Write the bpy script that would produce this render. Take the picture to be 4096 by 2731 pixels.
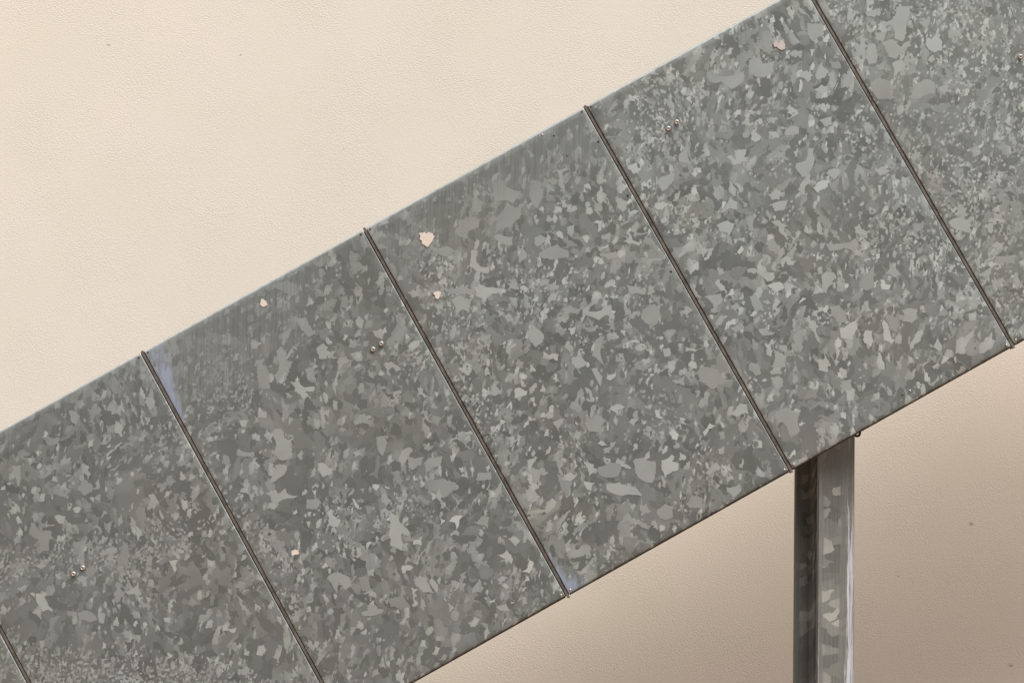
import bpy, bmesh, math, random
from mathutils import Matrix, Vector, noise
S = bpy.context.scene
for o in list(bpy.data.objects): bpy.data.objects.remove(o)
C = S.collection
random.seed(7)

# ------------------------------------------------------------ camera, sky, sun, exposure
EYE = 1.6
cam_d = bpy.data.cameras.new('camera'); cam = bpy.data.objects.new('camera', cam_d); C.objects.link(cam)
cam_d.lens = 70; cam_d.sensor_width = 36; cam_d.clip_start = 0.05; cam_d.clip_end = 3000
M = Matrix(((0.999785, -0.01609862, 0.01306872), (0.01193091, -0.06885285, -0.99755548),
            (0.01695908, 0.99749693, -0.06864597))).to_4x4()
M.translation = (0, -4.6855, EYE)
cam.matrix_world = M
S.camera = cam
SUN_EL, SUN_AZ = 62.5, 34             # azimuth of the light measured from straight in front of the wall, positive = from the right
w = bpy.data.worlds.new('World'); S.world = w; w.use_nodes = True
nt = w.node_tree; nt.nodes.clear()
sky = nt.nodes.new('ShaderNodeTexSky'); sky.sky_type = 'NISHITA'; sky.sun_disc = False
sky.sun_elevation = math.radians(SUN_EL); sky.sun_rotation = math.radians(180 - SUN_AZ)
sky.dust_density = 4; sky.air_density = 1; sky.ozone_density = 1
bg = nt.nodes.new('ShaderNodeBackground'); bg.inputs['Strength'].default_value = 0.056
wo = nt.nodes.new('ShaderNodeOutputWorld')
nt.links.new(sky.outputs[0], bg.inputs[0]); nt.links.new(bg.outputs[0], wo.inputs[0])
sd = bpy.data.lights.new('sun', 'SUN'); sd.energy = 3.9; sd.angle = math.radians(46); sd.color = (1.0, 0.957, 0.905)
so = bpy.data.objects.new('sun', sd); C.objects.link(so)
el, az = math.radians(SUN_EL), math.radians(SUN_AZ)
to_sun = Vector((math.sin(az) * math.cos(el), -math.cos(az) * math.cos(el), math.sin(el)))
so.rotation_euler = to_sun.to_track_quat('Z', 'Y').to_euler(); so.location = to_sun * 20
S.view_settings.view_transform = 'Standard'; S.view_settings.look = 'None'; S.view_settings.gamma = 1
S.view_settings.exposure = 0.46

# ------------------------------------------------------------ helpers
def tag(o, label=None, cat=None, group=None, kind=None):
    for k, v in (('label', label), ('category', cat), ('group', group), ('kind', kind)):
        if v: o[k] = v
    return o
def link(name, me, mat=None, parent=None, loc=None):
    o = bpy.data.objects.new(name, me); C.objects.link(o)
    if mat: me.materials.append(mat)
    if parent: o.parent = parent
    if loc is not None: o.location = loc
    return o
def from_bm(name, bm, mat, parent=None, loc=None, smooth=False):
    me = bpy.data.meshes.new(name); bm.normal_update(); bm.to_mesh(me); bm.free()
    if smooth:
        for p in me.polygons: p.use_smooth = True
    return link(name, me, mat, parent, loc)
def box(bm, a, b, bevel=0, mtx=None):
    r = bmesh.ops.create_cube(bm, size=1)
    vs = r['verts']
    for v in vs:
        v.co = Vector([a[i] + (v.co[i] + .5) * (b[i] - a[i]) for i in range(3)])
    if bevel:
        es = list({e for v in vs for e in v.link_edges})
        g = bmesh.ops.bevel(bm, geom=es, offset=bevel, segments=2, affect='EDGES', profile=.5)
        vs = list({v for f in g['faces'] for v in f.verts} | {v for v in vs if v.is_valid})
    if mtx:
        for v in vs: v.co = mtx @ v.co
    return vs

class N:
    """small node-graph writer"""
    def __init__(s, name):
        s.m = bpy.data.materials.new(name); s.m.use_nodes = True; s.t = s.m.node_tree; s.t.nodes.clear()
        s.out = s.t.nodes.new('ShaderNodeOutputMaterial'); s.p = s.t.nodes.new('ShaderNodeBsdfPrincipled')
        s.t.links.new(s.p.outputs[0], s.out.inputs[0])
    def set(s, sock, v):
        if v is None: return
        if isinstance(v, bpy.types.NodeSocket): s.t.links.new(v, sock)
        elif isinstance(v, (tuple, list)) and sock.type == 'RGBA' and len(v) == 3: sock.default_value = (*v, 1)
        else: sock.default_value = v
    def P(s, **k):
        for a, v in k.items(): s.set(s.p.inputs[a.replace('_', ' ')], v)
    def math(s, op, a, b=None, c=None, clamp=False):
        n = s.t.nodes.new('ShaderNodeMath'); n.operation = op; n.use_clamp = clamp
        for i, v in enumerate((a, b, c)): s.set(n.inputs[i], v)
        return n.outputs[0]
    def vm(s, op, a, b=None, sc=None):
        n = s.t.nodes.new('ShaderNodeVectorMath'); n.operation = op
        s.set(n.inputs[0], a); s.set(n.inputs[1], b)
        if sc is not None: s.set(n.inputs['Scale'], sc)
        return n.outputs[0]
    def noise(s, v, scale, detail=2, rough=.5, dim='3D', dist=0):
        n = s.t.nodes.new('ShaderNodeTexNoise'); n.noise_dimensions = dim
        s.set(n.inputs['Vector'], v); n.inputs['Scale'].default_value = scale
        n.inputs['Detail'].default_value = detail; n.inputs['Roughness'].default_value = rough
        n.inputs['Distortion'].default_value = dist
        return n.outputs[0], n.outputs[1]
    def voro(s, v, scale, feature='F1', metric='EUCLIDEAN', rnd=1.0):
        n = s.t.nodes.new('ShaderNodeTexVoronoi'); n.voronoi_dimensions = '2D'; n.feature = feature; n.distance = metric
        s.set(n.inputs['Vector'], v); n.inputs['Scale'].default_value = scale; n.inputs['Randomness'].default_value = rnd
        return n.outputs['Distance'], n.outputs['Color']
    def sep(s, v):
        n = s.t.nodes.new('ShaderNodeSeparateXYZ'); s.set(n.inputs[0], v); return n.outputs
    def comb(s, x, y, z=0.0):
        n = s.t.nodes.new('ShaderNodeCombineXYZ')
        for i, v in enumerate((x, y, z)): s.set(n.inputs[i], v)
        return n.outputs[0]
    def ramp(s, f, lo, hi, a=0.0, b=1.0):
        n = s.t.nodes.new('ShaderNodeMapRange'); n.clamp = True
        for i, v in enumerate((f, lo, hi, a, b)): s.set(n.inputs[i], v)
        return n.outputs[0]
    def mix(s, f, a, b, blend='MIX', color=True):
        n = s.t.nodes.new('ShaderNodeMix'); n.data_type = 'RGBA' if color else 'FLOAT'
        if color: n.blend_type = blend
        i = (6, 7, 2) if color else (2, 3, 0)
        s.set(n.inputs[0], f); s.set(n.inputs[i[0]], a); s.set(n.inputs[i[1]], b)
        return n.outputs[i[2]]
    def obj(s): return s.t.nodes.new('ShaderNodeTexCoord').outputs['Object']
    def attr(s, name):
        n = s.t.nodes.new('ShaderNodeAttribute'); n.attribute_name = name; return n.outputs['Fac']
    def bump(s, h, dist, strength=1.0, normal=None):
        n = s.t.nodes.new('ShaderNodeBump'); n.inputs['Distance'].default_value = dist; n.inputs['Strength'].default_value = strength
        s.set(n.inputs['Height'], h); s.set(n.inputs['Normal'], normal); return n.outputs[0]

# ------------------------------------------------------------ materials
def zinc_panel():
    n = N('spangled_galvanised_sheet')
    o = n.obj(); info = n.t.nodes.new('ShaderNodeObjectInfo')
    x, y, z = n.sep(o)
    sx, sy, sz = n.sep(info.outputs['Location'])
    X = n.math('ADD', x, n.math('MULTIPLY', sx, 7.31)); Z = n.math('ADD', z, n.math('MULTIPLY', sx, 3.17))
    p = n.comb(X, Z)
    fine = n.attr('fine'); stain = n.attr('stain'); streak = n.attr('streak'); calm = n.attr('calm')
    region = n.noise(p, 3.2, 2, .55, '2D')[0]
    # flow direction of the freezing zinc: stretch the cells a little along a slowly changing direction
    w1 = n.vm('SUBTRACT', n.noise(p, 5.5, 1, .5, '2D')[1], (.5, .5, .5))
    w2 = n.vm('SUBTRACT', n.noise(p, 34, 2, .62, '2D')[1], (.5, .5, .5))
    w3 = n.vm('SUBTRACT', n.noise(p, 150, 1, .5, '2D')[1], (.5, .5, .5))
    def warped(a, b, c, off, squash=1.0):
        q = n.vm('ADD', p, n.vm('SCALE', w1, sc=a)); q = n.vm('ADD', q, n.vm('SCALE', w2, sc=b)); q = n.vm('ADD', q, n.vm('SCALE', w3, sc=c))
        q = n.vm('MULTIPLY', q, (1.0, squash, 1)); return n.vm('ADD', q, (off, off * 1.7, 0))
    def layer(scale, ab, off, squash, metric='EUCLIDEAN'):
        d, c = n.voro(warped(*ab, off, squash), scale, metric=metric)
        return d, n.sep(c)
    def shade(v_, d_): return n.math('MULTIPLY', v_, n.ramp(d_, .05, .85, 1.10, .78))
    val = None
    # broad quiet base grains
    d, (r, g, b) = layer(15, (.10, .07, .010), 0.0, .8)
    val = shade(n.ramp(r, 0, 1, .10, .28), d)
    tint = b
    # (scale, warp, squash, presence threshold, low value, high value, gamma)
    for k, (sc, ab, sq, th, lo, hi, metric) in enumerate([
            (22, (.12, .040, .008), .75, .62, .05, .38, 'EUCLIDEAN'),
            (34, (.12, .026, .007), .85, .66, .06, .56, 'CHEBYCHEV'),
            (54, (.08, .014, .006), .65, .73, .04, .76, 'EUCLIDEAN'),
            (44, (.10, .020, .006), 1.2, .80, .02, .12, 'EUCLIDEAN'),
            (90, (.05, .009, .005), .70, .80, .04, .90, 'CHEBYCHEV'),
            (150, (.04, .006, .003), .55, .92, .04, .95, 'MANHATTAN')]):
        d, (r, g, b) = layer(sc, ab, 3.1 * (k + 1), sq, metric)
        thr = n.math('ADD', th, n.math('MULTIPLY', n.math('SUBTRACT', .5, n.noise(n.vm('ADD', p, (k * 4.4, 1.3, 0)), 4.5, 1, .5, '2D')[0]), .55))
        m = n.math('GREATER_THAN', g, thr)
        rr = n.math('POWER', r, 1.7)
        val = n.mix(m, val, shade(n.ramp(rr, 0, 1, lo, hi), d), color=False)
        tint = n.mix(m, tint, b, color=False)
    # very small crystals where the sheet cooled fast
    d, (r, g, b) = layer(210, (.03, .005, .003), 17.0, .8)
    fthr = n.ramp(n.math('ADD', n.math('MULTIPLY', n.ramp(n.noise(n.vm('ADD', p, (9, 2, 0)), 7, 3, .6, '2D')[0], .52, .72), .45), fine), 0, 1, 1.0, .22)
    m = n.math('GREATER_THAN', g, fthr)
    val = n.mix(m, val, n.ramp(n.math('POWER', r, 1.6), 0, 1, .10, .75), color=False)
    # contrast calms down in some regions, rises in others
    con = n.math('MULTIPLY', n.ramp(region, .3, .7, .80, 1.12), n.math('SUBTRACT', 1.0, calm))
    val = n.math('ADD', n.math('MULTIPLY', n.math('SUBTRACT', val, .22), con), .22)
    grain = n.attr('grain')
    gv = n.math('ADD', n.math('SUBTRACT', n.math('MULTIPLY', grain, 1.30), .07), n.math('MULTIPLY', n.math('SUBTRACT', n.noise(p, 22, 1, .5, '2D')[0], .5), .16))
    val = n.mix(n.math('GREATER_THAN', grain, .02), val, gv, color=False)
    val = n.math('ADD', val, n.attr('tone'))
    # vertical run-off streaks
    st = n.noise(n.comb(n.math('MULTIPLY', X, 1.0), n.math('MULTIPLY', Z, .035)), 190, 3, .65, '2D')[0]
    stm = n.ramp(n.math('SUBTRACT', n.math('MULTIPLY', streak, 1.25), n.math('MULTIPLY', n.noise(p, 12, 2, .5, '2D')[0], .55)), 0, .6)
    val = n.mix(n.math('MULTIPLY', stm, .50), val, n.ramp(st, .25, .75, .08, .42), color=False)
    val = n.math('MAXIMUM', n.math('MINIMUM', val, 1.0), 0.0)
    grit = n.noise(p, 420, 2, .7, '2D')[0]
    val = n.math('ADD', val, n.math('MULTIPLY', n.math('SUBTRACT', grit, .5), .10))
    col = n.mix(val, (.106, .119, .115), (.52, .57, .565))
    warm = n.mix(n.ramp(tint, 0, 1, 0, .5), (.99, 1, 1.01), (1.03, 1.0, .94))
    col = n.mix(1.0, col, warm, 'MULTIPLY')
    dirt = n.noise(p, 2.6, 4, .6, '2D')[0]
    col = n.mix(n.ramp(dirt, .42, .70, 0, .42), col, n.mix(1.0, col, (.97, .93, .83), 'MULTIPLY'))
    # white rust
    sn = n.noise(n.comb(X, n.math('MULTIPLY', Z, .22)), 90, 4, .68, '2D')[0]
    sm = n.ramp(n.math('ADD', stain, n.math('MULTIPLY', n.math('SUBTRACT', sn, .5), 1.6)), .12, .85, 0, .9)
    sm = n.math('MULTIPLY', sm, n.ramp(stain, 0, .12))
    col = n.mix(sm, col, (.28, .335, .43))
    bend_light = n.math('MULTIPLY', n.attr('bend_light'), n.ramp(n.noise(o, 45, 3, .6)[0], .3, .6, .55, .95))
    col = n.mix(bend_light, col, (.43, .475, .475))  # rim highlight mixed into the zinc colour
    n.P(Base_Color=col, Metallic=n.mix(sm, .35, 0.05, color=False),
        Roughness=n.ramp(val, 0, 1, .52, .36))
    wob = n.noise(p, 3.0, 1, .5, '2D')[0]
    n.P(Normal=n.bump(grit, .0002, .25, n.bump(wob, .006, .5)))
    return n.m

def zinc_plain(name, base, metal=.5, rough=.5, var=.35, scale=40):
    n = N(name); o = n.obj()
    a = n.noise(o, scale, 4, .65)[0]; b = n.noise(o, scale * 6, 2, .6)[0]
    lo = tuple(c * (1 - var) for c in base); hi = tuple(c * (1 + var) for c in base)
    n.P(Base_Color=n.mix(n.ramp(n.math('ADD', n.math('MULTIPLY', a, .7), n.math('MULTIPLY', b, .3)), .35, .65), lo, hi),
        Metallic=metal, Roughness=rough, Normal=n.bump(b, .0003, .3))
    return n.m

def zinc_beam():
    n = N('galvanised_beam'); o = n.obj(); x, y, z = n.sep(o)
    white = n.attr('white')
    q = n.comb(x, y, z)
    wrp = n.vm('SUBTRACT', n.noise(o, 28, 2, .5)[1], (.5, .5, .5))
    P2 = n.vm('ADD', n.comb(n.math('ADD', n.math('MULTIPLY', x, .55), n.math('MULTIPLY', y, 2.3)), n.math('ADD', z, n.math('MULTIPLY', y, 3.1))), n.vm('SCALE', wrp, sc=.022))
    c = n.sep(n.voro(P2, 30, metric='EUCLIDEAN')[1]); c2 = n.sep(n.voro(n.vm('ADD', P2, (5, 3, 0)), 48, metric='CHEBYCHEV')[1])
    val = n.ramp(c[0], 0, 1, .15, .45)
    val = n.mix(n.math('GREATER_THAN', c2[1], .66), val, n.ramp(c2[0], 0, 1, .35, .95), color=False)
    # the crystals only show down the middle of the flange
    cw = n.noise(n.comb(x, y, n.math('MULTIPLY', z, .2)), 20, 1)[0]
    mid = n.ramp(n.math('ABSOLUTE', n.math('ADD', n.math('SUBTRACT', x, -.014), n.math('MULTIPLY', n.math('SUBTRACT', cw, .5), .02))), .022, .027, 1, .15)
    val = n.mix(mid, .30, val, color=False)
    st = n.noise(n.comb(n.math('MULTIPLY', x, 1), y, n.math('MULTIPLY', z, .03)), 260, 3, .7)[0]
    val = n.math('ADD', val, n.math('MULTIPLY', n.math('SUBTRACT', st, .5), .6))
    col = n.mix(n.ramp(val, 0, 1), (.095, .101, .094), (.42, .435, .405))
    sp = n.noise(o, 120, 3, .7)[0]
    col = n.mix(n.ramp(sp, .64, .70, 0, .5), col, (.05, .05, .045))
    s2 = n.noise(n.comb(n.math('ADD', n.math('MULTIPLY', x, 1), n.math('MULTIPLY', n.math('SUBTRACT', n.noise(o, 16, 3, .6)[0], .5), .012)), y, n.math('MULTIPLY', z, .022)), 230, 4, .72)[0]
    wm = n.ramp(n.math('ADD', white, n.math('MULTIPLY', n.math('SUBTRACT', s2, .5), 3.0)), .34, .66, 0, .97)
    wm = n.math('MULTIPLY', wm, n.ramp(white, 0, .12))
    col = n.mix(wm, col, (.49, .515, .565))
    n.P(Base_Color=col, Metallic=n.mix(wm, .40, 0.0, color=False), Roughness=.6, Normal=n.bump(st, .0006, .5))
    return n.m

def plaster():
    n = N('cream_float_plaster'); o = n.obj(); x, y, z = n.sep(o)
    # grains dragged slightly by the float, falling to the right
    u = n.math('ADD', n.math('MULTIPLY', x, .92), n.math('MULTIPLY', z, -.38)); v = n.math('ADD', n.math('MULTIPLY', x, .38), n.math('MULTIPLY', z, .92))
    q = n.comb(n.math('MULTIPLY', u, .60), v)
    a = n.noise(q, 250, 3, .65, '2D')[0]
    b = n.noise(n.comb(u, v), 34, 3, .6, '2D')[0]
    c = n.noise(n.comb(x, z), 2.3, 3, .5, '2D')[0]
    area = n.ramp(n.noise(n.comb(x, z), 4.0, 2, .5, '2D')[0], .35, .65, .45, 1.0)
    h = n.math('MULTIPLY', n.math('ADD', n.ramp(a, .36, .62), n.math('MULTIPLY', b, .35)), area)
    # small blow-holes and chips, and one knock ring
    pit = None
    for (px, pz, r) in [(-1.371, 2.94, .0055), (1.466, 1.054, .009), (1.345, 1.484, .009), (-.951, 2.914, .003), (-.38, 2.792, .003),
                        (.92, .90, .004), (1.20, .86, .004), (.25, 1.02, .0035), (-.62, 2.62, .003), (-1.1, 2.55, .003), (1.12, 1.32, .0035)]:
        dd = n.t.nodes.new('ShaderNodeVectorMath'); dd.operation = 'DISTANCE'
        n.set(dd.inputs[0], n.vm('ADD', n.comb(n.math('MULTIPLY', x, .8), z), n.vm('SCALE', n.vm('SUBTRACT', n.noise(n.comb(x, z), 160, 1, .5, '2D')[1], (.5, .5, .5)), sc=.010))); dd.inputs[1].default_value = (px * .8, pz, 0)
        k = n.ramp(dd.outputs['Value'], r * .35, r * .8, 1, 0)
        pit = k if pit is None else n.math('MAXIMUM', pit, k)
    rd = n.t.nodes.new('ShaderNodeVectorMath'); rd.operation = 'DISTANCE'
    n.set(rd.inputs[0], n.comb(x, z)); rd.inputs[1].default_value = (.329, 1.103, 0)
    ring = n.ramp(n.math('ABSOLUTE', n.math('SUBTRACT', rd.outputs['Value'], .026)), 0, .006, 1, 0)
    h = n.math('SUBTRACT', h, n.math('MULTIPLY', ring, .35))
    h = n.math('SUBTRACT', h, n.math('MULTIPLY', pit, 1.6))
    col = n.mix(n.ramp(c, .3, .7), (.752, .712, .620), (.782, .732, .650))
    fine = n.noise(n.comb(x, z), 240, 2, .6, '2D')[0]
    col = n.mix(n.ramp(fine, .3, .7, 0, .10), col, (.60, .53, .42))
    spk = n.noise(n.comb(x, z), 60, 2, .8, '2D')[0]
    col = n.mix(n.ramp(spk, .76, .80, 0, .2), col, (.36, .32, .26))
    col = n.mix(n.math('MULTIPLY', pit, .5), col, (.10, .085, .06))
    n.P(Base_Color=col, Roughness=.88, Normal=n.bump(h, .0010, .42))
    n.p.inputs['Specular IOR Level'].default_value = .25
    return n.m

def simple(name, col, metal=0, rough=.6, var=.2, scale=60, bump=.0004):
    n = N(name); o = n.obj(); a = n.noise(o, scale, 3, .6)[0]
    n.P(Base_Color=n.mix(a, tuple(c * (1 - var) for c in col), tuple(min(1, c * (1 + var)) for c in col)),
        Metallic=metal, Roughness=rough, Normal=n.bump(a, bump, .4))
    return n.m

M_panel = zinc_panel(); M_beam = zinc_beam(); M_wall = plaster()
M_strip = zinc_plain('weathered_flat_bar', (.145, .125, .108), .35, .55, .45, 30)
M_steel = zinc_plain('galvanised_plate', (.16, .165, .155), .4, .55, .3, 25)
M_screw = simple('stainless_screw', (.50, .465, .42), .5, .36, .08, 300, .0001)
M_dark = simple('drill_hole_dark', (.012, .011, .009), 0, .9)
M_blind = simple('bronzed_rivet', (.16, .12, .075), .5, .5, .3, 400)
M_chip = simple('bare_pinkish_patch', (.66, .585, .52), .0, .6, .10, 120, .0006)
M_faint = simple('faint_pinkish_patch', (.50, .455, .425), .1, .55, .22, 90, .0004)
M_ground = simple('ground_paving', (.265, .178, .122), 0, .9, .3, 3, .01)
M_tread = zinc_plain('tread_plate', (.15, .155, .15), .4, .5, .25, 30)

# ------------------------------------------------------------ ground and wall
bm = bmesh.new()
vs = [bm.verts.new(p) for p in ((-900, -900, 0), (900, -900, 0), (900, 900, 0), (-900, 900, 0))]; bm.faces.new(vs)
tag(from_bm('ground', bm, M_ground), 'dark paved ground in front of the plastered wall', kind='structure')
WALL_Y = 1.5
bm = bmesh.new(); box(bm, (-9, WALL_Y, -.3), (9, WALL_Y + .35, 7.0))
wall = from_bm('plastered_wall', bm, M_wall)
tag(wall, 'cream plastered house wall with fine float texture behind the sloping grey metal staircase', 'wall', kind='thing')

# ------------------------------------------------------------ staircase: a sloping row of folded zinc panels hiding the flight
AL = 0.525; P = 0.6; H = 0.9862
U = Vector((math.cos(AL), 0, math.sin(AL))); W = Vector((math.sin(AL), 0, -math.cos(AL)))
T2 = Vector((-.4162, 0, .584 + EYE))
def seam(i): return T2 + U * P * (i - 2)
GAP = 0.0049          # half of a joint between two panels
THICK = 0.030
stair = bpy.data.objects.new('metal_staircase', None); C.objects.link(stair)
stair.location = (seam(-2).x, 0, 0)
tag(stair, 'metal staircase rising to the right, clad in spangled galvanised side panels with narrow joints', 'staircase')
SO = stair.location.copy()

def smooth(a, b, x):
    t = max(0, min(1, (x - a) / (b - a))); return t * t * (3 - 2 * t)
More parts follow.
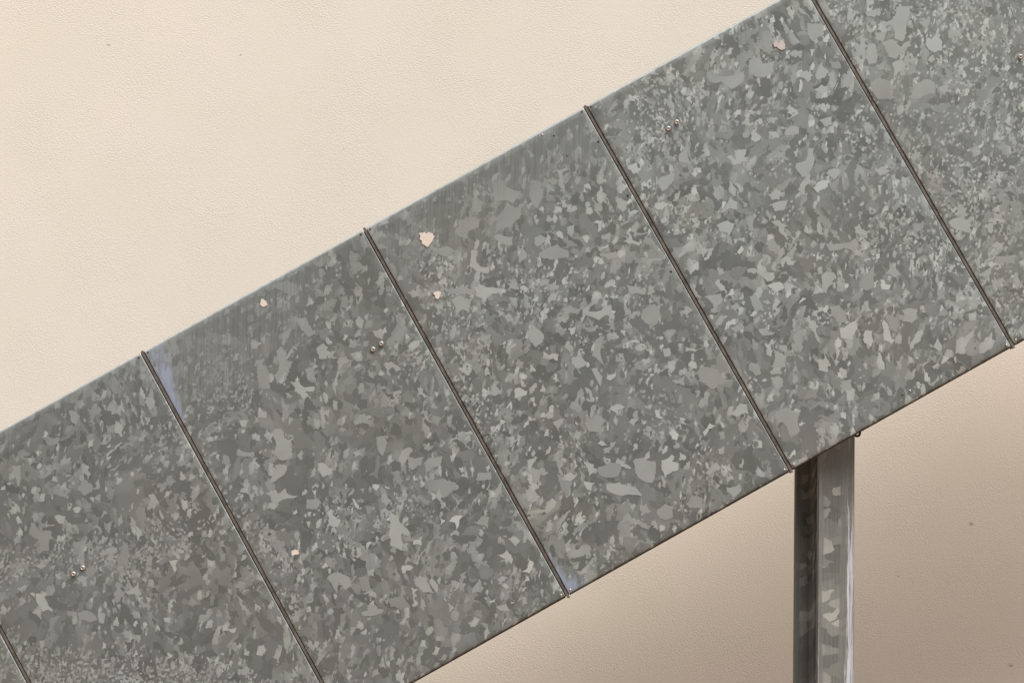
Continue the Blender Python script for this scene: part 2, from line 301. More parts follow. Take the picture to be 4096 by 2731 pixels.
# the largest zinc crystals of each panel: brightness : outline in millimetres along and down the panel
GRAINS = {0: "60:382 39 390 40 399 49 399 62 389 71 383 76 377 67 376 60 381 52|38:508 16 517 19 519 36 512 46 515 54 509 62 498 57 494 36|50:558 99 570 104 572 117 566 124 567 130 548 130 551 120 550 110|55:464 121 479 127 477 137 468 142 465 154 460 150 461 144 454 138 461 124|45:207 86 223 97 209 121 197 137 193 133 199 109 202 93|40:297 61 313 66 332 80 333 87 319 93 303 88 302 74|50:454 303 464 306 466 319 467 333 451 337 432 334 444 321 452 322|55:236 239 248 242 259 252 248 268 237 260 236 249|35:182 225 189 232 189 254 213 266 214 293 201 281 188 304 170 294 178 268 165 244|60:282 244 298 248 301 255 291 260 281 254|55:391 350 399 371 396 379 380 384 384 369|36:331 196 341 198 349 216 340 232 320 231 318 213|60:113 377 123 383 127 405 129 434 122 426 107 422 109 406 105 396|60:100 368 111 377 106 383|68:422 463 443 471 431 478 429 488 419 492 422 475|50:213 393 227 392 236 403 228 417 217 418 220 407|34:244 383 260 384 271 398 251 406 241 408 235 396|50:297 475 319 477 335 471 330 490 330 499 317 498 300 484|50:215 497 230 492 233 500 220 516 211 508|38:177 464 194 467 209 485 210 501 190 496 174 481|60:349 572 363 581 356 591 346 583|62:460 655 471 655 468 669 489 676 475 685 469 673 455 667|60:497 753 512 737 525 741 520 757 507 762|40:529 585 545 584 555 596 544 607 528 593|50:173 360 181 363 185 375 176 375|48:208 245 229 256 224 259 206 252|55:410 395 420 407 417 415 409 403|42:363 405 379 406 370 421 358 416|34:323 395 350 368 356 383 332 425 312 414|45:308 365 330 376 327 385 310 384 285 378 289 370|33:225 341 246 314 264 322 252 340 237 345|36:267 333 286 336 278 350 268 346|50:148 320 161 319 160 333 149 333 143 317|42:382 428 390 428 391 439 383 452 374 444|45:441 764 469 772 463 784 448 780|55:441 448 451 467 444 471",
1: "50:179 315 189 312 200 318 201 331 197 342 203 351 214 352 200 375 175 389 165 383 156 358 173 346|50:145 387 171 402 164 412 142 418 121 419 118 415 145 396|52:96 434 121 437 121 451 144 446 143 463 159 475 148 476 126 467 111 468 100 457|38:227 159 238 167 236 196 223 223 203 212 212 182|42:238 255 237 272 245 283 231 293 226 276|50:171 256 190 268 183 280 164 269|60:125 254 143 263 129 275 122 270|42:91 311 119 335 115 345 80 324|40:344 10 380 18 395 42 390 57 373 57 360 36 341 15|38:355 106 378 117 379 141 379 162 363 163 357 142 355 127|57:414 148 423 158 419 168 412 168 411 158|50:476 181 491 175 495 190 481 206 475 198|50:501 222 513 228 520 241 510 253 502 240|50:363 194 382 191 391 203 379 213 377 226 359 218 363 204|42:278 153 295 147 298 168 286 182 280 196 256 214 241 224 246 201 268 186 272 167|48:235 105 244 104 259 120 240 125 230 118|40:317 223 340 233 323 251 313 255 312 241|60:273 233 292 242 299 262 319 271 312 279 295 270 290 281 279 282 271 256 277 249|42:460 30 470 37 469 49 454 57 453 47|42:452 8 488 8 497 26 482 28 462 29|62:553 293 565 290 589 297 581 305 567 309 558 303|52:488 305 504 307 513 322 519 336 503 334 500 320 488 319|62:461 317 471 311 477 325 470 326|50:472 372 492 379 489 385 471 377|42:402 315 412 325 413 339 398 338|42:360 388 379 379 390 383 389 398 398 406 387 413 357 397|30:473 113 488 118 472 147 460 134|42:439 226 455 214 456 232 463 239 443 231|60:237 433 251 439 263 461 253 471 233 468 230 446|42:175 492 198 503 199 518 184 526 164 513|62:199 545 216 542 210 556 221 576 208 586 198 582 190 571 199 558|57:322 624 334 617 344 633 340 644 346 664 347 686 329 672 322 698 312 707 294 683 302 660 317 641|85:310 626 325 622 317 631|72:347 699 362 706 358 719 341 707|75:327 537 340 547 328 556 322 545|70:351 555 358 564 355 567 348 560|70:269 543 273 548 275 565 269 574 265 565|48:333 570 343 570 348 594 328 603 325 584|42:432 521 466 540 449 554 426 555 419 544|42:457 552 471 549 501 559 483 577 471 573 447 579|50:424 503 444 504 448 513 406 537 405 519|42:388 445 408 452 404 468 379 491 377 470|52:323 451 336 452 342 469 319 464|36:444 592 480 607 502 630 495 641 457 648 436 612|52:443 630 459 623 455 643 448 653|42:557 635 584 648 577 663 543 648|80:427 684 439 696 420 699|80:442 701 451 696 461 696 476 706 464 710 447 727 452 710|42:490 731 516 728 530 739 513 761 498 742|60:543 805 559 803 566 821 549 827|50:587 799 592 810 574 832 567 828 580 815|65:501 825 527 824 528 841 530 852 521 860 510 837|85:562 871 568 883 547 899 534 888|45:129 676 157 678 175 702 171 720 150 722 148 700 133 722 131 694|48:85 672 96 671 98 683 84 690|36:193 712 212 721 203 752 185 745|48:217 712 237 713 225 728 214 720|65:295 738 317 754 308 757 288 756|50:302 780 323 779 330 791 329 830 309 817 301 789|55:335 798 343 799 346 821 336 834 333 810|65:290 793 305 805 284 810|32:225 784 263 795 267 831 242 827 225 808|45:159 786 175 790 182 779 198 789 196 799 209 806 197 811 158 794|65:477 892 487 890 492 902 482 905|75:433 908 450 911 443 917 433 914|50:440 928 466 935 467 953 445 940|60:373 849 392 834 386 847|60:470 692 485 687 475 695",
2: "60:197 169 206 173 198 190 195 205 213 223 211 231 204 236 174 198|42:120 116 150 131 162 152 141 153 127 141 116 124|60:160 249 175 247 184 262 212 282 212 298 186 283 165 293 154 270|50:98 249 122 249 142 270 120 296 109 280 87 288|45:92 211 135 232 153 256 149 262 108 237|42:318 52 336 50 347 65 343 75 368 103 358 111 340 119 327 104 302 90|38:293 128 329 107 342 134 339 153 304 165 263 163|38:401 90 414 97 415 123 397 147 382 160 379 123|42:256 58 271 63 277 80 261 99 241 88|40:203 91 226 93 252 115 240 129 215 126 203 140 186 116|52:466 100 485 106 468 131 457 160 453 133|50:425 16 435 41 440 45 425 44|65:400 196 412 188 412 203 397 214|70:478 252 491 250 504 259 490 276 480 277 490 262|50:422 231 441 235 431 250 418 257 415 244|70:441 269 454 270 455 281 444 288 442 277|75:467 312 487 314 482 320 468 316|65:565 273 582 273 592 281 579 284 566 278|52:552 231 567 232 576 247 566 262 553 264 547 249|50:484 288 505 291 496 309 480 295|50:343 215 358 216 366 227 359 234 336 237|45:260 165 273 165 301 188 288 205 271 193|42:331 253 366 252 382 254 396 279 389 296 362 284 334 265|48:281 251 299 228 308 237 300 249|75:443 340 457 334 458 349 450 349|70:497 339 513 348 511 357 494 356|48:458 322 480 333 494 337 492 353 468 347 457 330|60:511 319 530 326 530 316 535 326 542 308 542 333 564 348 548 353 529 336|48:542 391 554 391 591 411 572 408 555 401 540 418|68:254 300 265 302 272 314 262 320|55:301 355 328 357 314 370 295 366|48:304 311 325 319 316 328 338 344 331 350 314 344 317 332 298 323|62:432 393 454 391 455 401 429 401|68:429 422 449 430 445 437 430 428|48:477 418 496 432 513 452 504 461 474 441|50:522 447 533 453 528 467 514 468|57:355 426 377 436 407 438 423 442 408 459 380 461 366 443|42:317 394 337 395 357 416 343 423 314 413|85:415 454 425 461 418 464|42:481 489 512 490 522 502 505 520 477 528 468 506|48:185 338 202 342 203 365 188 360|50:219 401 238 395 248 417 247 434 221 444 213 422|72:305 442 324 446 318 455 305 460|50:278 475 294 467 296 489 280 499|55:282 505 303 514 307 537 284 538 274 520|65:231 472 258 483 248 497 242 487 226 488|70:344 502 348 508 332 520 328 514|42:351 496 373 499 339 568 324 525|50:308 551 321 555 321 579 306 598|68:327 587 350 588 360 580 350 595 332 597|57:422 589 445 593 435 604 422 608|55:478 591 493 599 484 615 472 611|60:527 614 561 637 541 636 520 624|40:520 679 542 676 567 699 570 725 579 733 560 736 529 729 515 701|45:461 667 493 671 480 698 464 679|68:126 506 138 507 151 524 142 531 115 523|65:148 541 158 543 152 555 148 551|55:56 599 70 599 71 615 55 621|62:300 653 326 656 335 668 316 667 309 677|42:230 655 264 650 278 675 251 691 232 677|57:323 704 332 700 347 710 329 718|75:392 708 399 715 396 724 402 741 384 724|82:394 771 407 769 412 788 400 796 392 787|60:535 801 573 792 587 803 580 823 552 816|75:463 809 487 798 497 811 481 809 462 819|70:555 879 574 893 567 908 549 898 564 899 565 891|65:133 636 147 623 153 628 142 642|50:166 616 189 619 187 631 173 635|65:234 713 245 708 254 727 241 722|68:346 819 374 819 377 826 367 834 378 845 368 859 333 858 336 838|46:287 787 311 793 334 813 303 855 280 830 282 808|36:209 760 239 763 258 777 260 785 241 802 218 794 202 777|56:206 803 234 815 239 824 263 848 265 870 248 857 226 847 202 821|56:250 773 259 764 276 801 259 788|60:185 731 204 751 196 766 180 770 187 751|60:127 742 146 739 157 753 138 758 125 752|66:164 771 172 779 185 789 168 800 162 796|60:71 666 89 671 75 682 65 700 63 685|45:68 688 95 700 72 725 56 716|48:250 886 266 891 267 912 245 910 245 896|42:280 916 303 911 319 927 306 947 284 945 275 927|30:204 856 230 864 230 888 198 897 183 889|55:421 896 458 885 460 900 453 906 427 904|50:476 861 493 860 483 875 472 873|48:448 948 479 957 477 971 451 977 445 957|65:419 860 425 872 421 875 416 865|65:488 936 495 938 486 951 483 945|38:345 935 366 926 387 945 374 961 348 947|36:114 741 140 762 114 789 108 769|50:20 771 51 785 49 790 18 778",
3: "65:17 174 41 177 37 189 42 197 21 197 16 182|65:31 282 52 290 61 300 39 305 24 291|50:139 209 169 200 152 245 130 225|60:24 323 38 322 38 331 21 333|50:60 239 85 238 110 242 97 259 73 266 59 266|52:15 418 36 411 66 419 58 427 37 421 18 424|57:79 402 78 429 86 441 67 451 69 432|60:131 400 162 403 172 416 148 434 132 418|45:144 428 149 441 140 459 133 447|55:146 381 195 356 202 374 193 390 182 380 164 380|50:23 534 43 539 63 546 60 558 32 570 33 557|50:13 604 38 591 44 598 24 610|50:65 585 84 582 85 593 71 599|42:37 851 65 853 85 881 64 918 38 920 42 895 27 866|50:64 775 89 791 76 808 62 800|45:29 733 41 726 55 744 52 756 36 753|50:106 700 106 718 80 755 109 771 122 751 105 724|52:121 719 137 728 125 742 118 731|50:396 93 418 102 417 117 447 126 432 145 404 147 382 124|42:400 36 423 27 455 31 451 45 431 43 410 56 395 52|50:451 50 470 54 471 65 446 97 439 72|50:511 78 518 81 523 118 505 116|55:484 127 500 125 515 139 491 140|60:482 177 502 181 510 199 490 209 483 191|57:514 201 545 180 542 197 546 209 530 218 512 213|55:544 212 559 216 548 242 532 251 531 236|60:493 229 514 228 525 239 516 249 504 252|50:560 83 592 103 578 128 547 128|48:291 70 308 69 318 95 334 104 372 111 362 127 324 134 312 106 288 93|50:385 284 405 279 417 291 410 305 380 292|45:292 242 311 236 308 251 292 251|65:312 247 320 244 330 270 311 272 305 260|45:268 183 274 197 296 201 276 207 261 197|60:233 269 247 270 247 285 257 265 284 278 270 290 269 301 239 296|50:411 347 424 353 414 373 391 395 367 400 362 372 371 363 392 368|65:506 273 507 284 499 288 496 278|52:470 300 500 308 491 324 474 323|55:275 394 295 393 305 407 291 419 277 412|55:343 424 355 410 372 404 381 418 362 421 352 440|75:376 433 390 427 412 432 405 449 378 448|65:512 502 521 508 504 528|55:429 413 452 422 452 433 428 440 419 418|57:522 469 547 469 556 488 527 485|42:558 188 579 199 575 218 558 205|60:165 554 195 563 191 575 171 574|72:165 582 197 589 199 607 177 606|50:190 578 223 569 203 582|55:143 526 165 536 152 543 141 535|55:291 624 304 621 318 632 319 643 302 654 277 668 278 651|38:353 690 378 673 411 663 384 707 365 707|50:423 694 447 680 454 715 438 713|88:399 712 406 699 413 706 411 715 422 722 412 730 397 721|85:328 667 335 671 329 680 323 676|80:346 653 358 662 350 661|90:296 570 302 573 299 577 295 575|65:239 546 245 560 255 566 244 570 232 564|50:243 539 273 529 270 540 249 552|42:214 501 232 491 237 511 221 529 210 513|56:337 518 347 508 347 524 341 543 333 536 331 528|56:249 453 267 461 282 484 265 481 267 500 260 510 254 489 259 474|42:205 417 220 427 205 454 193 448|55:270 418 309 429 289 446 269 438|46:336 564 363 578 403 586 401 606 383 615 365 593 336 583|57:413 562 428 560 427 575 441 587 430 594 416 583 409 576|72:265 752 275 757 308 756 301 775 275 792 257 775|72:315 786 330 796 320 816 305 827 298 811|72:359 790 366 787 365 810 359 832 364 841 352 845 341 828|57:202 716 218 704 224 711 213 750 206 760 207 736|44:164 712 185 714 184 727 168 749 153 758 156 735|62:178 787 204 802 188 829 173 814|42:271 696 291 704 298 728 290 748 265 737 263 716|56:345 727 356 729 352 755 337 750|52:415 787 428 790 447 805 437 823 418 826 402 811|65:401 762 406 768 397 787 392 784|38:368 781 377 776 398 801 393 816 376 827 367 812|50:97 661 123 665 115 678 128 687 119 690 98 679|46:116 585 131 583 131 632 113 622 113 601|52:138 608 151 612 157 627 145 622|46:41 627 67 624 70 643 48 644|60:388 868 414 851 434 852 412 872 388 878|60:435 898 457 879 455 906 442 916|56:409 935 425 934 428 946 411 946|52:343 884 350 899 337 912 340 896|46:205 863 230 870 221 892 200 887|60:203 885 225 891 208 915 195 908|60:256 925 272 927 263 943 254 938|46:381 968 413 961 409 973 389 978|55:354 949 371 962 363 963|46:65 774 86 779 89 791 78 805 65 798|42:31 727 46 722 58 743 39 746|60:241 807 255 813 245 826",
4: "52:162 154 190 170 162 203 134 233 121 216 133 187 114 183 119 169 141 174|60:62 101 65 117 82 116 60 125 43 130|50:90 121 102 131 128 135 123 150 105 150 91 139|50:64 198 74 204 54 248 37 242|48:89 212 119 218 125 243 150 239 148 252 99 263 87 249|45:49 260 81 253 63 271|56:86 266 110 269 110 287 94 292 73 298|62:188 253 198 262 215 257 205 298 187 293 178 272|50:164 300 183 296 181 309 167 310|46:83 359 107 335 135 336 151 356 137 379 103 372|50:150 369 189 363 167 389 156 390|40:18 281 44 281 61 305 46 335 15 325|45:10 431 29 417 45 422 16 445|50:13 481 40 482 27 493 13 492|50:192 209 220 215 202 233|48:88 180 110 196 94 211 82 197|50:54 633 62 637 68 654 55 668 40 656|55:14 659 43 664 68 678 47 708 33 694 14 672|56:75 755 91 754 100 769 90 780 76 763|52:22 774 36 765 31 780 22 787|50:12 804 49 800 37 817|55:94 707 102 712 99 723 87 731 84 725|50:44 824 43 838 28 857 26 849|50:79 851 101 839 90 864 72 877|52:116 699 137 700 129 716 120 711|50:10 702 32 707 13 709|42:71 784 111 803 101 822 61 800"}

def grow(pts, rg):
    """turn a coarse outline into a crystal edge: some sides curve, some are jagged"""
    out = []
    n = len(pts); cx = sum(p[0] for p in pts) / n; cy = sum(p[1] for p in pts) / n
    for k in range(n):
        a, b = pts[k], pts[(k + 1) % n]; L = math.dist(a, b)
        m = max(1, int(L / 3.2)); bow = rg.uniform(-.16, .12) * L; kind = rg.random()
        nx, ny = (b[1] - a[1]) / (L + 1e-6), -(b[0] - a[0]) / (L + 1e-6)
        for q in range(m):
            t = q / m; o = bow * math.sin(math.pi * t) + (rg.uniform(-1, 1) * min(1.5, L * .08) if q and kind < .6 else 0)
            out.append((a[0] + (b[0] - a[0]) * t + nx * o, a[1] + (b[1] - a[1]) * t + ny * o))
    return out
def panel_mesh(i, seed):
    L = P - 2 * GAP; RU, RV = .0022, .0055
    def lines(n, length, R):
        arc = [R * (1 - math.cos(a)) for a in (0, math.pi / 8, math.pi / 4, 3 * math.pi / 8, math.pi / 2)]
        inner = [R + (length - 2 * R) * k / n for k in range(1, n)]
        return sorted(arc + inner + [length - a for a in arc])
    us, vs_ = lines(48, L, RU), lines(80, H, RV)
    bm = bmesh.new(); lay = {k: bm.verts.layers.float.new(k) for k in ('fine', 'stain', 'streak', 'calm', 'grain', 'bend_light', 'tone')}
    def sag(u, v):
        return smooth(0, .06, min(u, L - u, v, H - v)) * .0016 * noise.noise(Vector((u * 3.1 + seed, v * 2.3, seed * 1.7)))
    grid = []
    for v in vs_:
        row = []
        for u in us:
            d = [u, L - u, v, H - v]
            dep = 0
            for q, R in ((min(d[0], d[1]), RU), (min(d[2], d[3]), RV)):
                if q < R: dep = max(dep, R - math.sqrt(max(0, R * R - (R - q) ** 2)))
            dep += sag(u, v)
            co = U * (u + GAP) + W * v + Vector((0, dep, 0))
            vt = bm.verts.new(co)
            bend_light = max(1 - smooth(.002, .007, v), .5 * (1 - smooth(.0008, .0026, L - u)))  # sky highlight painted along the top and right folds
            tone = {0: -.01, 1: .0, 2: .015, 3: .05, 4: .06}.get(i, 0) + .03 * noise.noise(Vector((u * 2.5, v * 2.2, seed)))
            nz = noise.noise(Vector((u * 9, v * 9, seed * 3.0)))
            drop = v + .25 * u
            fine = stain = 0; calm = 0
            streak = (1 - smooth(.01, .13 + .10 * nz, v)) * (.55 + .45 * noise.noise(Vector((u * 14, seed, 0))))
            # fine crystals
            edgeL = 1 - smooth(.0, .09, u)
            if i == 0: fine = 1.0 * smooth(-.03, .14, v - .40 - .78 * u + .05 * nz) ; calm = .12
            if i == 0: fine = max(fine, .35 * math.exp(-((v - .30 - .25 * u) / .05) ** 2))
            if i == 1: fine = max(.75 * math.exp(-(((u - .13) / .07) ** 2 + ((v - .16) / .08) ** 2)), .7 * edgeL * math.exp(-((v - .55) / .14) ** 2)); calm = .12
            if i == 2: fine = max(.55 * math.exp(-(((u - .10) / .05) ** 2 + ((v - .20) / .14) ** 2)), .75 * edgeL * math.exp(-((v - .5) / .12) ** 2), .3 * math.exp(-(((u - .3) / .12) ** 2 + ((v - .36) / .1) ** 2)))
            if i == 3: fine = max(.45 * math.exp(-(((u - .55) / .05) ** 2 + ((v - .62) / .25) ** 2)), .35 * math.exp(-(((u - .1) / .2) ** 2 + ((v - .12) / .08) ** 2))); calm = -.12
            if i >= 4: fine = .25; calm = -.12
            if i <= -1: fine = .5; calm = .25
            fine += .12 * nz
            if i == 1:
                hx = u * math.cos(AL) + v * math.sin(AL); hz = v * math.cos(AL) - u * math.sin(AL)
                eb = .066 + .05 * hz / .2 + .004 * noise.noise(Vector((u * 60, 0, 3)))
                stain = (1 - smooth(eb - .030, eb + .012, hx)) * (.50 + .45 * smooth(.02, .11, v)) * (1 - smooth(.16, .24, v))
                streak = max(streak, .9 * (1 - smooth(.10, .24, v)) * (1 - smooth(.30, .5, u)))
            if i == 2:
                stain = .62 * (1 - smooth(.02, .08, u * .9 + (H - v) * .75)) + .5 * (1 - smooth(.0, .02, u)) * smooth(.8, .9, v)
                streak = max(streak, .8 * (1 - smooth(.08, .22, v)) )
            if i == 3: streak *= .8
            for l, val in (('fine', fine), ('stain', stain), ('streak', streak), ('calm', calm), ('bend_light', bend_light), ('tone', tone)): vt[lay[l]] = max(-1, min(1.3, val))
            row.append(vt)
        grid.append(row)
    for a in range(len(vs_) - 1):
        for b in range(len(us) - 1):
            f = bm.faces.new((grid[a][b], grid[a + 1][b], grid[a + 1][b + 1], grid[a][b + 1])); f.smooth = True
    # folded returns
    ring = [grid[0][b] for b in range(len(us))] + [grid[a][-1] for a in range(1, len(vs_))] + \
           [grid[-1][b] for b in range(len(us) - 2, -1, -1)] + [grid[a][0] for a in range(len(vs_) - 2, 0, -1)]
    back = []
    for v0 in ring:
        v1 = bm.verts.new((v0.co.x, THICK, v0.co.z)); back.append(v1)
        for l in lay.values(): v1[l] = v0[l]
    for k in range(len(ring)):
        j = (k + 1) % len(ring)
        f = bm.faces.new((ring[j], ring[k], back[k], back[j])); f.smooth = False
    # inner lips, a folded-in hem
    cen = U * (P / 2) + W * (H / 2)
    inn = []
    for v1 in back:
        c = v1.co.copy(); dx = c - Vector((cen.x, THICK, cen.z)); du, dw = dx.dot(U), dx.dot(W)
        du *= (P / 2 - .03) / (P / 2 - GAP); dw *= (H / 2 - .025) / (H / 2)
        inn.append(bm.verts.new(Vector((cen.x, THICK, cen.z)) + U * du + W * dw))
    for k in range(len(back)):
        j = (k + 1) % len(back); bm.faces.new((back[j], back[k], inn[k], inn[j]))
    bmesh.ops.recalc_face_normals(bm, faces=bm.faces)
    rg = random.Random(i + 50)
    for k, item in enumerate(GRAINS.get(i, '').split('|') if i in GRAINS else []):
        br, q = item.split(':'); q = list(map(int, q.split())); pts = grow(list(zip(q[0::2], q[1::2])), rg)
        up = .00016 + k * 2.5e-6; vs = []
        for (a, b) in pts:
            u, v = a / 1000 - GAP, b / 1000; u = min(max(u, .006), L - .006); v = min(max(v, .006), H - .006)
            vt = bm.verts.new(U * (u + GAP) + W * v + Vector((0, sag(u, v) - up, 0)))
            vt[lay['grain']] = int(br) / 100; vt[lay['streak']] = .8 * (1 - smooth(.02, .16, v)); vs.append(vt)
        f = bm.faces.new(vs); f.normal_update()
        if f.normal.y > 0: f.normal_flip()
        bmesh.ops.triangulate(bm, faces=[f])
    me = bpy.data.meshes.new('side_panel'); bm.to_mesh(me); bm.free()
    return me

def disc_profile(bm, prof, seg=20):
    """lathe round -y; prof = [(radius, y)]"""
    rings = []
    for r, y in prof:
        rings.append([bm.verts.new((r * math.cos(2 * math.pi * k / seg), y, r * math.sin(2 * math.pi * k / seg))) for k in range(seg)] if r > 1e-6 else [bm.verts.new((0, y, 0))])
    for a, b in zip(rings, rings[1:]):
        for k in range(seg):
            j = (k + 1) % seg
            if len(b) == 1: bm.faces.new((a[k], a[j], b[0]))
            elif len(a) == 1: bm.faces.new((a[0], b[j], b[k]))
            else: bm.faces.new((a[k], a[j], b[j], b[k]))
    bmesh.ops.recalc_face_normals(bm, faces=bm.faces)
def screw_mesh():
    bm = bmesh.new()
    # button head with a hexagon socket
    disc_profile(bm, [(.0058, .0005), (.0058, -.0020), (.0055, -.0034), (.0047, -.0046), (.0037, -.0052), (.0027, -.0053), (.0024, -.0022), (0, -.0018)], 24)
    me = bpy.data.meshes.new('screw'); bm.to_mesh(me); bm.free(); me.materials.append(M_screw)
    for p in me.polygons: p.use_smooth = True
    return me
def hole_mesh():
    bm = bmesh.new(); disc_profile(bm, [(.0026, .0002), (.0026, -.0003), (.0022, -.0004), (0, -.0003)], 14)
    me = bpy.data.meshes.new('drill_hole'); bm.to_mesh(me); bm.free(); me.materials.append(M_dark); return me
def rivet_mesh(mat):
    bm = bmesh.new(); disc_profile(bm, [(.0026, .0005), (.0026, -.0006), (.0020, -.0014), (.0010, -.0018), (0, -.0019)], 14)
    me = bpy.data.meshes.new('rivet'); bm.to_mesh(me); bm.free(); me.materials.append(mat)
    for p in me.polygons: p.use_smooth = True
    return me
ME_SCREW, ME_HOLE, ME_RIVET, ME_RIVD = screw_mesh(), hole_mesh(), rivet_mesh(M_screw), rivet_mesh(M_blind)
screws = {3: [(.146, .1432), (.1708, .1392)], 1: [(.4806, .2607), (.5041, .2585)], 0: [(.212, .3798), (.2376, .3778)], 4: [(.3591, .4008), (.3835, .3978)]}
holes = {2: [(.4823, .0686)], 2.5: []}
holes2 = {2: [(.5855, .0893), (.5836, .2361), (.584, .443)]}
rivd = {2: [(.5021, .0247), (.5057, .0817)], 3: [(.3168, .9596)]}
rivl = {2: [(.4782, .0101)], 3: [(.3361, .9609)]}
# bare patches: centre (u, v) and outline in millimetres (right, up) as seen
patches = {2: [((.1156, .0971), [(-19, 15), (-16, 19), (-11, 17.5), (-5, 20), (-1, 16), (4, 20), (10, 18), (18, 10), (12, -3), (6, -11), (2, -15), (-5, -10), (-12, -6), (-11, -1), (-17, 4), (-15, 10)]),
               ((.075, .2215), [(-9, 2), (-6, 8), (-1, 7), (1, 9.5), (7, 7), (9, 3), (6, -4), (4, -9), (0, -10), (-5, -6), (-5, -2)])],
           1: [((.308, .0356), [(-4, 8), (-7, 3), (-7, -3), (-9, -6), (0, -12), (10, -7), (7, -1), (2, 4)]),
               ((.091, .5892), [(-9, 3), (-5, 5), (0, 8), (2, 5), (7, 6), (9, -3), (2, -5), (-6, -8), (-8, -4)])],
           3: [((.4772, .0996), [(-5, 5), (-2, 12), (2, 13), (5, 7), (11, 4), (10, -8), (4, -11), (-5, -8), (-9, -3), (-15, -4), (-17, 3), (-14, 9), (-9, 11)])]}
def chip_mesh(outline, rng):
    pts = []
    for k in range(len(outline)):
        a, b = Vector(outline[k]), Vector(outline[(k + 1) % len(outline)])
        for t in (0, .33, .66):
            p = a.lerp(b, t)
            if t: p += Vector((rng.uniform(-.7, .7), rng.uniform(-.7, .7)))
            pts.append(p * .001)
    bm = bmesh.new(); top = [bm.verts.new((p.x, -.0007, p.y)) for p in pts]
    out = [bm.verts.new((p.x * 1.03, .0006, p.y * 1.03)) for p in pts]
    bm.faces.new(top)
    for k in range(len(pts)):
        j = (k + 1) % len(pts); bm.faces.new((top[k], top[j], out[j], out[k]))
    bmesh.ops.triangulate(bm, faces=[f for f in bm.faces if len(f.verts) > 4])
    bmesh.ops.recalc_face_normals(bm, faces=bm.faces)
    return bm

rng = random.Random(3)
for i in range(-2, 6):
    me = panel_mesh(i, 11.3 + i * 4.7); me.materials.append(M_panel)
    s = seam(i); loc = Vector((s.x, rng.uniform(-.0004, .0004), s.z)) - SO
    po = link('side_panel', me, None, stair, loc)
    if i == 1: po['label'] = 'panel with bluish white stain along its upper left joint'
    if i == 2: po['label'] = 'panel with a large pale torn patch near its upper left corner'
    def put(name, mesh, uv, y=0.0):
        o = bpy.data.objects.new(name, mesh); C.objects.link(o); o.parent = po
        o.location = U * uv[0] + W * uv[1] + Vector((0, y, 0)); o.rotation_euler.y = rng.uniform(0, 3)
        return o
    for q in screws.get(i, []): put('screw', ME_SCREW, q)
    for q in holes.get(i, []): put('drill_hole', ME_HOLE, q)
    for q in holes2.get(i, []): put('drill_hole', ME_HOLE, q)
    for q in rivd.get(i, []): put('rivet', ME_RIVD, q)
    for q in rivl.get(i, []): put('rivet', ME_RIVET, q)
    for q in ((.0125, H - .008), (P - .0125, H - .008), (.0125, .007), (P - .0125, .007)): put('corner_hole_disc', ME_RIVD if q[1] < .5 else ME_RIVET, q)  # raised discs standing in for the relief holes at the panel corners
    for (c, outl) in patches.get(i, []):
        from_bm('bare_patch', chip_mesh(outl, rng), M_faint if i == 3 else M_chip, po, U * c[0] + W * c[1] + Vector((0, -.0006, 0)))

M_edge_shade = simple('black_edge_shade', (.022, .020, .018), 0, .8)  # black strip added below each panel as the shade line of its bottom fold
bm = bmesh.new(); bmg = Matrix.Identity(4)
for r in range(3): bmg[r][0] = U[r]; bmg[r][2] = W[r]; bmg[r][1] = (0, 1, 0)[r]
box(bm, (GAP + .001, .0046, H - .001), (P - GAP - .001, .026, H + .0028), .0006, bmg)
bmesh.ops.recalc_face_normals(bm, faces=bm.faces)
edge_shade_mesh = bpy.data.meshes.new('edge_shade_strip'); bm.to_mesh(edge_shade_mesh); bm.free(); edge_shade_mesh.materials.append(M_edge_shade)
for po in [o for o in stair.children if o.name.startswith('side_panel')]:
    o = bpy.data.objects.new('edge_shade_strip', edge_shade_mesh); C.objects.link(o); o.parent = po
# flat bars standing in the joints, they carry the panels
def frame_mtx():
    m = Matrix.Identity(4)
    for r in range(3): m[r][0] = U[r]; m[r][2] = W[r]; m[r][1] = (0, 1, 0)[r]
    return m
F = frame_mtx()
bm = bmesh.new(); box(bm, (-.0028, .0022, -.003), (.0034, .033, H + .007), .0006, F); box(bm, (-.022, .033, .001), (.022, .038, H + .002), .0006, F)
bmesh.ops.recalc_face_normals(bm, faces=bm.faces)
bar0 = bpy.data.meshes.new('joint_bar'); bm.to_mesh(bar0); bm.free(); bar0.materials.append(M_strip)
for i in range(-2, 7):
    o = bpy.data.objects.new('joint_bar', bar0); C.objects.link(o); o.parent = stair
    s = seam(i); o.location = Vector((s.x, 0, s.z)) - SO

# unseen flight behind the panels, added to shade the lower wall: two stringers, treads, and a top landing beyond the frame
slope = math.tan(AL)
def bottom_z(x):                       # lower edge of the panels at x
    b = T2 + W * H; return b.z + (x - b.x) * slope
DEPTH0, DEPTH1 = .062, .98
bm = bmesh.new()
x0, x1 = seam(-2).x + .55, seam(6).x + .1
for ya in (DEPTH0, DEPTH1 - .01):
    q = []
    for x, dz in ((x0, .24), (x1, .24), (x1, .46), (x0, .46)):
        q.append((x, bottom_z(x) + dz))
    fr = [bm.verts.new((x - SO.x, ya, z)) for x, z in q]; bk = [bm.verts.new((x - SO.x, ya + .01, z)) for x, z in q]
    bm.faces.new(fr); bm.faces.new(bk[::-1])
    for k in range(4): j = (k + 1) % 4; bm.faces.new((fr[k], bk[k], bk[j], fr[j]))
bmesh.ops.recalc_face_normals(bm, faces=bm.faces)
from_bm('stringer', bm, M_steel, stair)
bm = bmesh.new(); box(bm, (0, DEPTH0 + .012, -.03), (.30, DEPTH1 - .012, 0), .003)
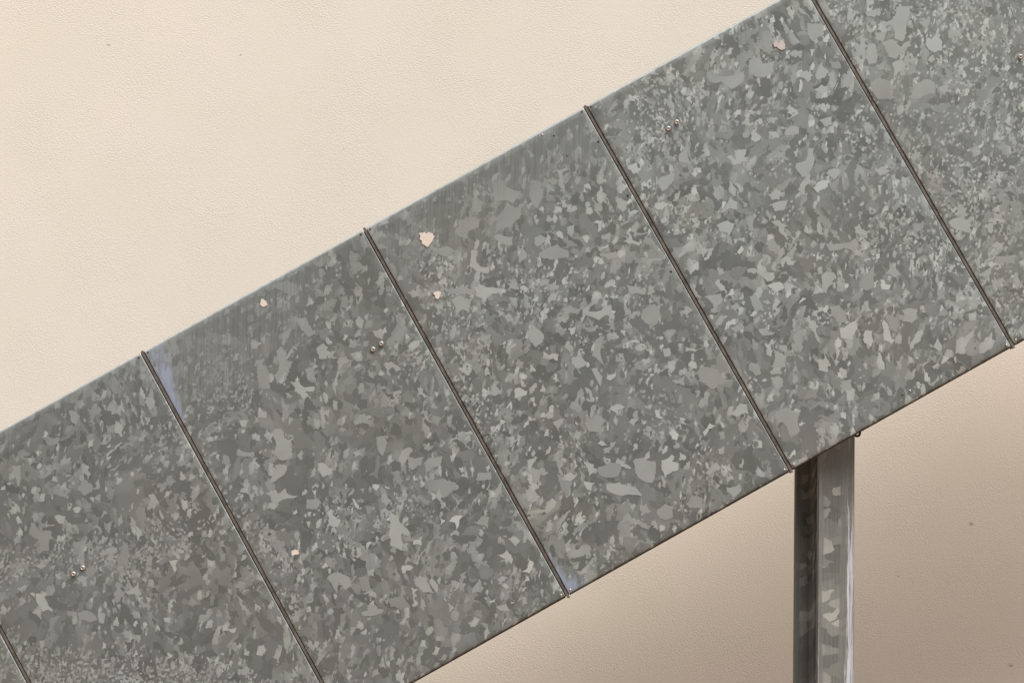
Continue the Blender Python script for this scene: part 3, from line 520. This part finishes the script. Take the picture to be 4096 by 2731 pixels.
tread = bpy.data.meshes.new('tread'); bm.to_mesh(tread); bm.free(); tread.materials.append(M_tread)
going = .165 / slope
k = 0; x = x0 + .05
while x < x1 - .3:
    o = bpy.data.objects.new('tread', tread); C.objects.link(o); o.parent = stair
    o.location = Vector((x - SO.x, 0, bottom_z(x) + .42)); x += going
lx = x
bm = bmesh.new(); box(bm, (lx - SO.x, DEPTH0 + .012, bottom_z(lx) + .38), (lx + 1.6 - SO.x, DEPTH1 - .012, bottom_z(lx) + .44), .004)
from_bm('landing', bm, M_tread, stair)

# ------------------------------------------------------------ column: a wide-flange beam turned a little to the left
col = bpy.data.objects.new('steel_column', None); C.objects.link(col)
CX, CY = .695, .132
col.location = (CX, CY, 0)
tag(col, 'upright galvanised beam under the panels, dark on the left, white streaks on the right', 'column', kind='thing')
yaw = math.radians(28.2)
bw, bh, tw, tf, rr = .104, .100, .006, .008, .008
TOP = bottom_z(CX) + .235
prof = [(-bw/2, -bh/2), (bw/2, -bh/2), (bw/2, -bh/2+tf), (tw/2+rr, -bh/2+tf), (tw/2+rr*.3, -bh/2+tf+rr*.3), (tw/2, -bh/2+tf+rr), (tw/2, bh/2-tf-rr), (tw/2+rr*.3, bh/2-tf-rr*.3), (tw/2+rr, bh/2-tf),
        (bw/2, bh/2-tf), (bw/2, bh/2), (-bw/2, bh/2), (-bw/2, bh/2-tf), (-tw/2-rr, bh/2-tf), (-tw/2-rr*.3, bh/2-tf-rr*.3), (-tw/2, bh/2-tf-rr), (-tw/2, -bh/2+tf+rr), (-tw/2-rr*.3, -bh/2+tf+rr*.3), (-tw/2-rr, -bh/2+tf), (-bw/2, -bh/2+tf)]
# denser points along the outer flange so the stain can be stored on them
dense = []
for a, b in zip(prof, prof[1:] + prof[:1]):
    seg = max(1, round(math.dist(a, b) / .004)) if (a[1] == b[1] == -bh / 2) else 1
    for k in range(seg): dense.append((a[0] + (b[0] - a[0]) * k / seg, a[1] + (b[1] - a[1]) * k / seg))
bm = bmesh.new(); wl = bm.verts.layers.float.new('white')
zs = [0.012 + (TOP - .012) * k / 120 for k in range(121)]
rings = []
for z in zs:
    r_ = []
    for (px, py) in dense:
        v = bm.verts.new((px, py, z))
        t = (px + bw / 2) / bw
        if py < -bh / 2 + 1e-4:
            dn = max(0, min(1, (1.25 - z) / .75))          # lower down the run-off spreads
            edge = .80 - .17 * dn ** 1.5 + .025 * noise.noise(Vector((z * 11, 4, 0))) + .012 * noise.noise(Vector((z * 45, 7, 0)))
            wv = smooth(edge - .05, edge + .03, t) * (.66 + .16 * noise.noise(Vector((z * 9, 1, 2)))) * (1.0 - .25 * smooth(.90, 1.0, t)) * (1 - smooth(1.40, 1.62, z) * .75)
            wv = max(wv, .30 * dn * smooth(.52, .62, t), .22 * (1 - smooth(0, .05, t)))
            v[wl] = wv
        r_.append(v)
    rings.append(r_)
nd = len(dense)
for a in range(len(zs) - 1):
    for k in range(nd):
        j = (k + 1) % nd; bm.faces.new((rings[a][k], rings[a][j], rings[a + 1][j], rings[a + 1][k]))
bm.faces.new(rings[-1]); bm.faces.new(rings[0][::-1])
bmesh.ops.recalc_face_normals(bm, faces=bm.faces)
beam = from_bm('beam', bm, M_beam, col); beam.rotation_euler.z = yaw
bm = bmesh.new(); box(bm, (-.09, -.09, 0), (.09, .09, .012), .001)
bp = from_bm('base_plate', bm, M_steel, col); bp.rotation_euler.z = yaw
for sx in (-.07, .07):
    for sy in (-.07, .07):
        bm = bmesh.new(); bmesh.ops.create_cone(bm, cap_ends=True, segments=6, radius1=.011, radius2=.009, depth=.012, matrix=Matrix.Translation((0, 0, .018)))
        ab = from_bm('anchor_bolt', bm, M_steel, col, Matrix.Rotation(yaw, 3, 'Z') @ Vector((sx, sy, 0)))
# small lifting eye hanging off the lower fold right beside the column head
bm = bmesh.new()
R1, r1 = .0068, .0028
n1, n2 = 26, 10
vv = [[bm.verts.new(((R1 + r1 * math.cos(b)) * math.cos(a), r1 * math.sin(b), (R1 + r1 * math.cos(b)) * math.sin(a) * 1.1)) for b in [2 * math.pi * q / n2 for q in range(n2)]] for a in [2 * math.pi * q / n1 for q in range(n1)]]
for a in range(n1):
    for b in range(n2):
        bm.faces.new((vv[a][b], vv[(a + 1) % n1][b], vv[(a + 1) % n1][(b + 1) % n2], vv[a][(b + 1) % n2]))
bmesh.ops.recalc_face_normals(bm, faces=bm.faces)
M_eye = simple('dark_oily_steel', (.03, .028, .024), .5, .5)
eye = from_bm('hook_eye', bm, M_eye, stair, Vector((.7575, .034, .1215 + EYE)) - SO, smooth=True)
